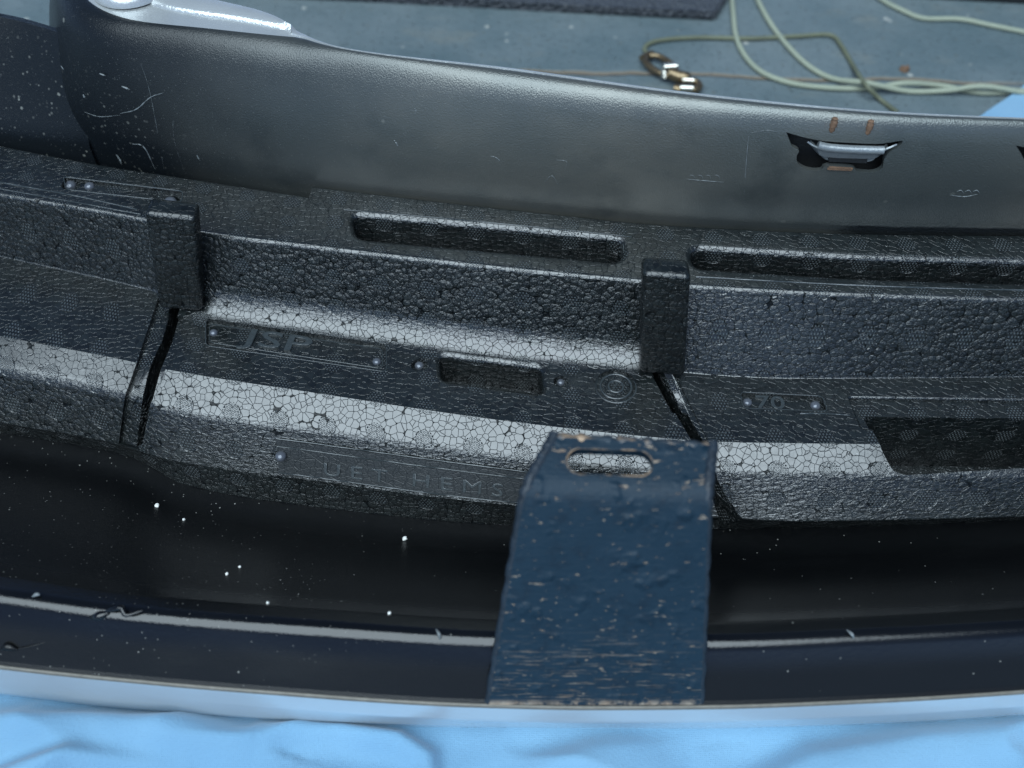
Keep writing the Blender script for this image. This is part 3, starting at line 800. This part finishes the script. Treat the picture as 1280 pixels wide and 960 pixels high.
# ring, arrow and tiny figures in the round date stamp
def stamp():
    c = P(770, 483, ZL2-.0020)
    bm = bmesh.new()
    def torus(R0, r):
        rows = []
        for i in range(40):
            a = i*2*math.pi/40
            rows.append([c + Vector(((R0 + r*math.cos(b*math.pi/3))*math.cos(a), (R0 + r*math.cos(b*math.pi/3))*math.sin(a), r*.8*math.sin(b*math.pi/3)+.0001)) for b in range(6)])
        grid_mesh(bm, rows, close_u=True, close_v=True)
    torus(.0113, .0008); torus(.0084, .0006); torus(.0040, .0006)
    for k in range(12):
        a = k*math.pi/6 + .1; p = c + Vector((math.cos(a), math.sin(a), 0))*.0062
        tube(bm, [p + Vector((-.0007, -.0006, .0002)), p + Vector((0, .0008, .0004)), p + Vector((.0007, -.0005, .0002))], .00032, 6)
    tube(bm, [c + Vector((-.0015, -.0024, .0003)), c + Vector((.0012, .0024, .0003))], .0006, 6)
    from_bm('date_stamp', bm, EMBOSS, FO, 60)
stamp()
# label strip on the lower sloping face
def patch(name, xa, xb, ja, jb, off, mat, nx=40):
    """a thin strip that follows the foam face between two profile fractions"""
    rows_t, rows_b = [], []
    for i in range(nx+1):
        x = xa + (xb-xa)*i/nx; y4, y5 = l4(x)[0], l5(x)[0]
        a, b = Vector((x, *l4(x))), Vector((x, *l5(x)))
        n = (b-a).cross(Vector((1, 0, 0))).normalized(); n = n if n.z > 0 else -n
        q = [a.lerp(b, ja + (jb-ja)*k/4) for k in range(5)]
        rows_t.append([q[0] - n*.002] + [q[0]+n*(off*.3)] + [p + n*off for p in q] + [q[-1]+n*(off*.3), q[-1] - n*.002])
    bm = bmesh.new(); V, F = grid_mesh(bm, rows_t)
    return from_bm(name, bm, mat, FO, 30)
xa, xb = P(345, 575, .04).x, P(700, 610, .04).x
patch('label_strip', xa, xb, .28, .92, .0009, FOAM_SKIN)
def face_text(body, px, frac, size, sx):
    x = P(px, 590, .04).x; x2 = x + .12
    def pt(x):
        return Vector((x, *l4(x)))*(1-frac) + Vector((x, *l5(x)))*frac
    o = pt(x); X = (pt(x2)-o).normalized(); dn = Vector((0, l5(x)[0]-l4(x)[0], l5(x)[1]-l4(x)[1])).normalized()
    n = X.cross(-dn).normalized()
    y = n.cross(X); m = Matrix((X, y, n)).transposed().to_4x4(); m.translation = o + n*.0010
    text(body, m, size, .0006, EMBOSS, sx=sx)
face_text('U E T   H E M S', 400, .84, .0105, 1.45)
dome('stud', 351, 570, .0400, .0030, .0022, STUD)
# thin mould lines raised on the top ledge
def mould_line(pts, z, r):
    bm = bmesh.new(); tube(bm, catmull([P(a, b, z) for a, b in pts], 10), r, 6); from_bm('mould_line', bm, EMBOSS, FO, 60)
mould_line([(-100, 209), (0, 228), (90, 244), (172, 262)], ZL1+.0001, .0005)
mould_line([(-100, 217), (0, 236), (90, 252), (176, 268)], ZL1+.0001, .0004)
mould_line([(870, 346), (1080, 357), (1290, 363), (1480, 366)], ZL1, .0005)
mould_line([(520, 434), (600, 444), (690, 456)], ZL2, .0004)
mould_line([(430, 262), (600, 277), (790, 296)], ZL1, .0003)
mould_line([(1000, 517), (1030, 517), (1062, 519)], ZL2, .0004)
def frame_line(px, z, r=.00028):
    poly = round_poly([P(a, b, z).xy for a, b in px], .003); poly.append(poly[0])
    bm = bmesh.new(); tube(bm, [Vector((p.x, p.y, z)) for p in poly], r, 6); from_bm('mould_line', bm, EMBOSS, FO, 60)
frame_line([(257, 398), (483, 430), (483, 465), (257, 432)], ZL2)
frame_line([(262, 405), (478, 436), (478, 461), (262, 428)], ZL2-.0021, .0003)
frame_line([(925, 490), (1028, 495), (1035, 514), (929, 510)], ZL2)
frame_line([(79, 221), (229, 239), (227, 253), (83, 237)], ZL1, .0004)
for fr in (.27, .42, .93):
    bm = bmesh.new(); q = []
    for k in range(30):
        x = xa + (xb - xa)*k/29; p = Vector((x, *l4(x)))*(1-fr) + Vector((x, *l5(x)))*fr; q.append(p + Vector((0, -.0006, .0010)))
    tube(bm, q, .0004, 6); from_bm('mould_line', bm, EMBOSS, FO, 60)
# ================================================================== steel bracket
BR = empty('steel_bracket', P(745, 878, .046))
tag(BR, 'scratched blue painted steel bracket with a slotted hole standing on the near bumper rim', 'bracket')
def bracket():
    bl, br = P(611, 881, .0475), P(876, 881, .0475)
    # bend line and top edge
    ml, mr = P(657, 612, .150), P(886, 620, .150)
    tl, tr = P(694, 546, .1535), P(893, 557, .1525)
    T = .0048
    rows = []
    n1 = 16
    def row(a, b, dz=0, dy=0): return [a.lerp(b, k/14) + Vector((0, dy, dz)) for k in range(15)]
    L = []
    for i in range(n1):
        q = i/n1 * .93; L.append((bl.lerp(ml, q), br.lerp(mr, q)))
    for i in range(7):
        q = i/6
        def bz(s, m, e): return s.lerp(m, .93)*(1-q)**2 + m*2*q*(1-q) + m.lerp(e, .30)*q*q
        L.append((bz(bl, ml, tl), bz(br, mr, tr)))
    for i in range(1, 9): q = .30 + .70*i/8; L.append((ml.lerp(tl, q), mr.lerp(tr, q)))
    for k, (a, b) in enumerate(L):
        r = row(a, b)
        j = .00012*math.sin(k*2.3) + .0001*math.sin(k*5.1)
        r[-1] = r[-1] + Vector((j, 0, 0)); r[0] = r[0] + Vector((-j*.6, 0, 0))
        rows.append(r)
    bm = bmesh.new(); V, F = grid_mesh(bm, rows)
    bmesh.ops.recalc_face_normals(bm, faces=bm.faces)
    # plate normal must look at the camera side, thickness goes away from it
    if bm.faces[0].normal.y > 0: bmesh.ops.reverse_faces(bm, faces=bm.faces[:])
    bmesh.ops.solidify(bm, geom=bm.faces[:], thickness=T)
    bmesh.ops.recalc_face_normals(bm, faces=bm.faces)
    plate = from_bm('plate', bm, BLUE, BR, 40)
    for sd in (0, 1):  # side edges coloured dark, as the shaded thickness of the steel
        bm = bmesh.new(); pts = [(q[sd].lerp(q[1-sd], .002)) + Vector((0, .0022, -.0010)) + Vector((.0004*math.sin(k*2.7), 0, 0)) for k, q in enumerate(L)]
        tube(bm, catmull(pts, 2), .0024, 8); from_bm('shaded_edge', bm, EDGEP, BR, 60)
    # slotted hole, cut straight through the folded top
    c = P(762, 578, .152); dx = (mr-ml).normalized(); n = (tl-ml).cross(mr-ml).normalized(); n = n if n.z > 0 else -n
    dy = n.cross(dx).normalized()
    ring = []
    hw, r = .0115, .0058
    for k in range(28):
        a = k*2*math.pi/28; ca, sa = math.cos(a), math.sin(a)
        ring.append(((hw if ca > 0 else -hw) + r*ca, r*sa))
    bm = bmesh.new()
    rows = [[c + dx*u*s + dy*v*s + n*h for u, v in ring] for h, s in ((-.02, .98), (.0, 1), (.02, 1.1))]
    V, F = grid_mesh(bm, rows, close_v=True); bm.faces.new(V[0]); bm.faces.new(V[-1])
    boolean(plate, [cutter(bm)]); plate.data.materials.clear(); plate.data.materials.append(BLUE); shade(plate.data, 40)
    # raw sheared edge and drawn rim of the slot
    bm = bmesh.new(); nn = len(ring); rows = []
    for k in range(nn):
        u, v = ring[k]; p = c + dx*u + dy*v; o = (dx*u*0.2 + dy*v).normalized()
        rows.append([p + o*(.0004*math.cos(b*math.pi/3)) + n*(.0000+.0004*math.sin(b*math.pi/3)) for b in range(6)])
    grid_mesh(bm, rows, close_u=True, close_v=True); from_bm('slot_rim', bm, BEDGE, BR, 60)
    bm = bmesh.new(); pts = [tl.lerp(tr, k/24) + Vector((0, .0006, -T*.5 + .0006*math.sin(k*1.9) )) for k in range(25)]
    tube(bm, pts, [.0025 + .0005*math.sin(k*3.3) for k in range(25)], 8); from_bm('sheared_edge', bm, BEDGE, BR, 60)
bracket()

# ================================================================== cords and snap hook
def cord(pts, r, label, mat=CORD, z=None):
    q = [P(p[0], p[1], (p[2] if len(p) > 2 else r) + .0004) for p in pts]
    bm = bmesh.new(); tube(bm, catmull(q, 10), r, 10); o = from_bm('cord', bm, mat, None, 60)
    tag(o, label, 'cord', 'pale cords lying on the floor behind the bumper')
cord([(908, -70), (914, -20), (916, 10), (922, 52), (945, 85), (985, 103), (1040, 110), (1090, 110), (1130, 104, .008), (1175, 107), (1230, 116), (1300, 112), (1400, 110)], .0022, 'pale green cord curving in from the top, left one of the crossing pair')
cord([(925, -60), (940, -20), (951, 8), (972, 42), (1005, 78), (1040, 98), (1085, 104, .009), (1135, 114), (1185, 113, .004), (1230, 108, .009), (1300, 118), (1400, 122)], .0022, 'pale green cord curving in from the top, right one of the crossing pair')
cord([(812, 72), (806, 60), (822, 51), (870, 47), (940, 48), (1000, 45), (1038, 44), (1052, 58), (1066, 82), (1082, 106, .011), (1100, 124), (1122, 141)], .0019, 'thin olive cord tied to the brass snap hook', CORD_D)
cord([(1050, -40), (1100, -2), (1130, 14), (1155, 23), (1200, 24), (1240, 32), (1300, 44), (1400, 66)], .0020, 'pale green cord crossing the top right corner alone')
def snap():
    z = .006; root = empty('snap_hook', P(840, 92, 0)); tag(root, 'tarnished brass swivel snap hook lying on the floor behind the bumper', 'snap hook')
    a, b = P(812, 72, z), P(838, 90, z); ax = (b-a).normalized(); nx = Vector((-ax.y, ax.x, 0))
    def T(u, v, h=0): return a + ax*u + nx*v + Vector((0, 0, h))
    L = (b-a).length
    # loop strap: two side bars and a swivel end
    for s in (-1, 1):
        bm = bmesh.new(); tube(bm, catmull([T(-.002, s*.002), T(.004, s*.0075), T(L*.8, s*.008), T(L+.004, s*.004)], 5), .0026, 8); from_bm('swivel_bar', bm, BRASS, root, 60)
    bm = bmesh.new(); tube(bm, [T(-.003, -.006), T(-.004, 0), T(-.003, .006)], .0028, 8); from_bm('eye', bm, BRASS, root, 60)
    c = P(841, 88, z)
    bm = bmesh.new()
    tube(bm, [P(829, 84, .012), P(846, 83, .012)], .0032, 10); from_bm('collar_bar', bm, NICKEL, root, 60)
    bm = bmesh.new(); tube(bm, [P(830, 86, .010), P(831, 98, .004)], .003, 10); from_bm('collar', bm, NICKEL, root, 60)
    bm = bmesh.new(); tube(bm, catmull([P(838, 92, .009), P(850, 96, .009), P(862, 98, .008)], 4), [.005]*4+[.0052]*4+[.004], 10); from_bm('barrel', bm, BRASS, root, 60)
    h = catmull([P(846, 100, .005), P(862, 100.5, .006), P(871, 103, .005), P(874, 108, .005), P(868, 112, .005), P(852, 112, .005), P(843, 110, .005)], 6)
    bm = bmesh.new(); tube(bm, h, .0030, 10); from_bm('hook', bm, BRASS, root, 60)
    bm = bmesh.new(); tube(bm, [P(850, 109.5, .0085), P(866, 110, .0085)], .0024, 8); from_bm('hook_face', bm, NICKEL, root, 60)
    bm = bmesh.new(); tube(bm, [P(853, 99.5, .009), P(867, 100.5, .009)], .0022, 8); from_bm('latch', bm, NICKEL, root, 60)
snap()

# ================================================================== crumbs
def crumbs():
    spots = [(506, 674, .020, .0014, 'white foam crumb on the black floor left of the bracket, largest of all'), (330, 605, .012, .0009, 'tiny white crumb right under the left end of the raised lettering strip'), (197, 633, .011, .0012, 'round white crumb just below the left foam seam'), (284, 718, .045, .0008, 'tiny white crumb in the trough, lower one of the close pair'),
             (487, 767, .058, .0008, 'tiny white crumb just above the lip near the bracket'), (230, 650, .014, .0008, 'small white crumb to the right below the left foam seam'), (300, 709, .040, .0007, 'tiny white crumb in the trough, upper one of the close pair'), (335, 754, .056, .0007, 'tiny white crumb just above the lip, left of the middle')]
    dg = bpy.context.evaluated_depsgraph_get(); dg.update()
    sh = [o for o in BUMPER.children if o.name.startswith('inner_shell')][0]
    from mathutils.bvhtree import BVHTree
    bv = BVHTree.FromObject(sh, dg)
    for px, py, z, r, lab in spots:
        o0 = Vector(camo.location); d = (P(px, py, 0) - o0).normalized(); loc = bv.ray_cast(o0, d)[0]
        if loc is None: continue
        bm = bmesh.new(); bmesh.ops.create_icosphere(bm, subdivisions=2, radius=r)
        for v in bm.verts: v.co *= 1 + .25*random.uniform(-1, 1)
        bmesh.ops.translate(bm, verts=bm.verts, vec=loc + Vector((0, 0, r*.6)))
        o = from_bm('foam_crumb', bm, CRUMB, None, 60)
        tag(o, lab or 'tiny white crumb on the black inside of the bumper', 'crumb', 'white crumbs fallen on the black inside of the bumper')
crumbs()
def flake():
    bm = bmesh.new(); c = P(1131, 86, .0015)
    ring = [c + Vector((.0045*math.cos(k), .0035*math.sin(k)*(1 + .3*math.sin(3*k)), 0)) for k in [i*2*math.pi/9 for i in range(9)]]
    A = [bm.verts.new(p - Vector((0, 0, .001))) for p in ring]; B = [bm.verts.new(c.lerp(p, .7) + Vector((0, 0, .002 + .0008*math.sin(i*2)))) for i, p in enumerate(ring)]
    bm.faces.new(A); bm.faces.new(B)
    for i in range(9): bm.faces.new((A[i], A[(i+1) % 9], B[(i+1) % 9], B[i]))
    tag(from_bm('rust_flake', bm, RUST, None, 30), 'small brown rust flake on the floor above the twisted cords', 'flake')
flake()
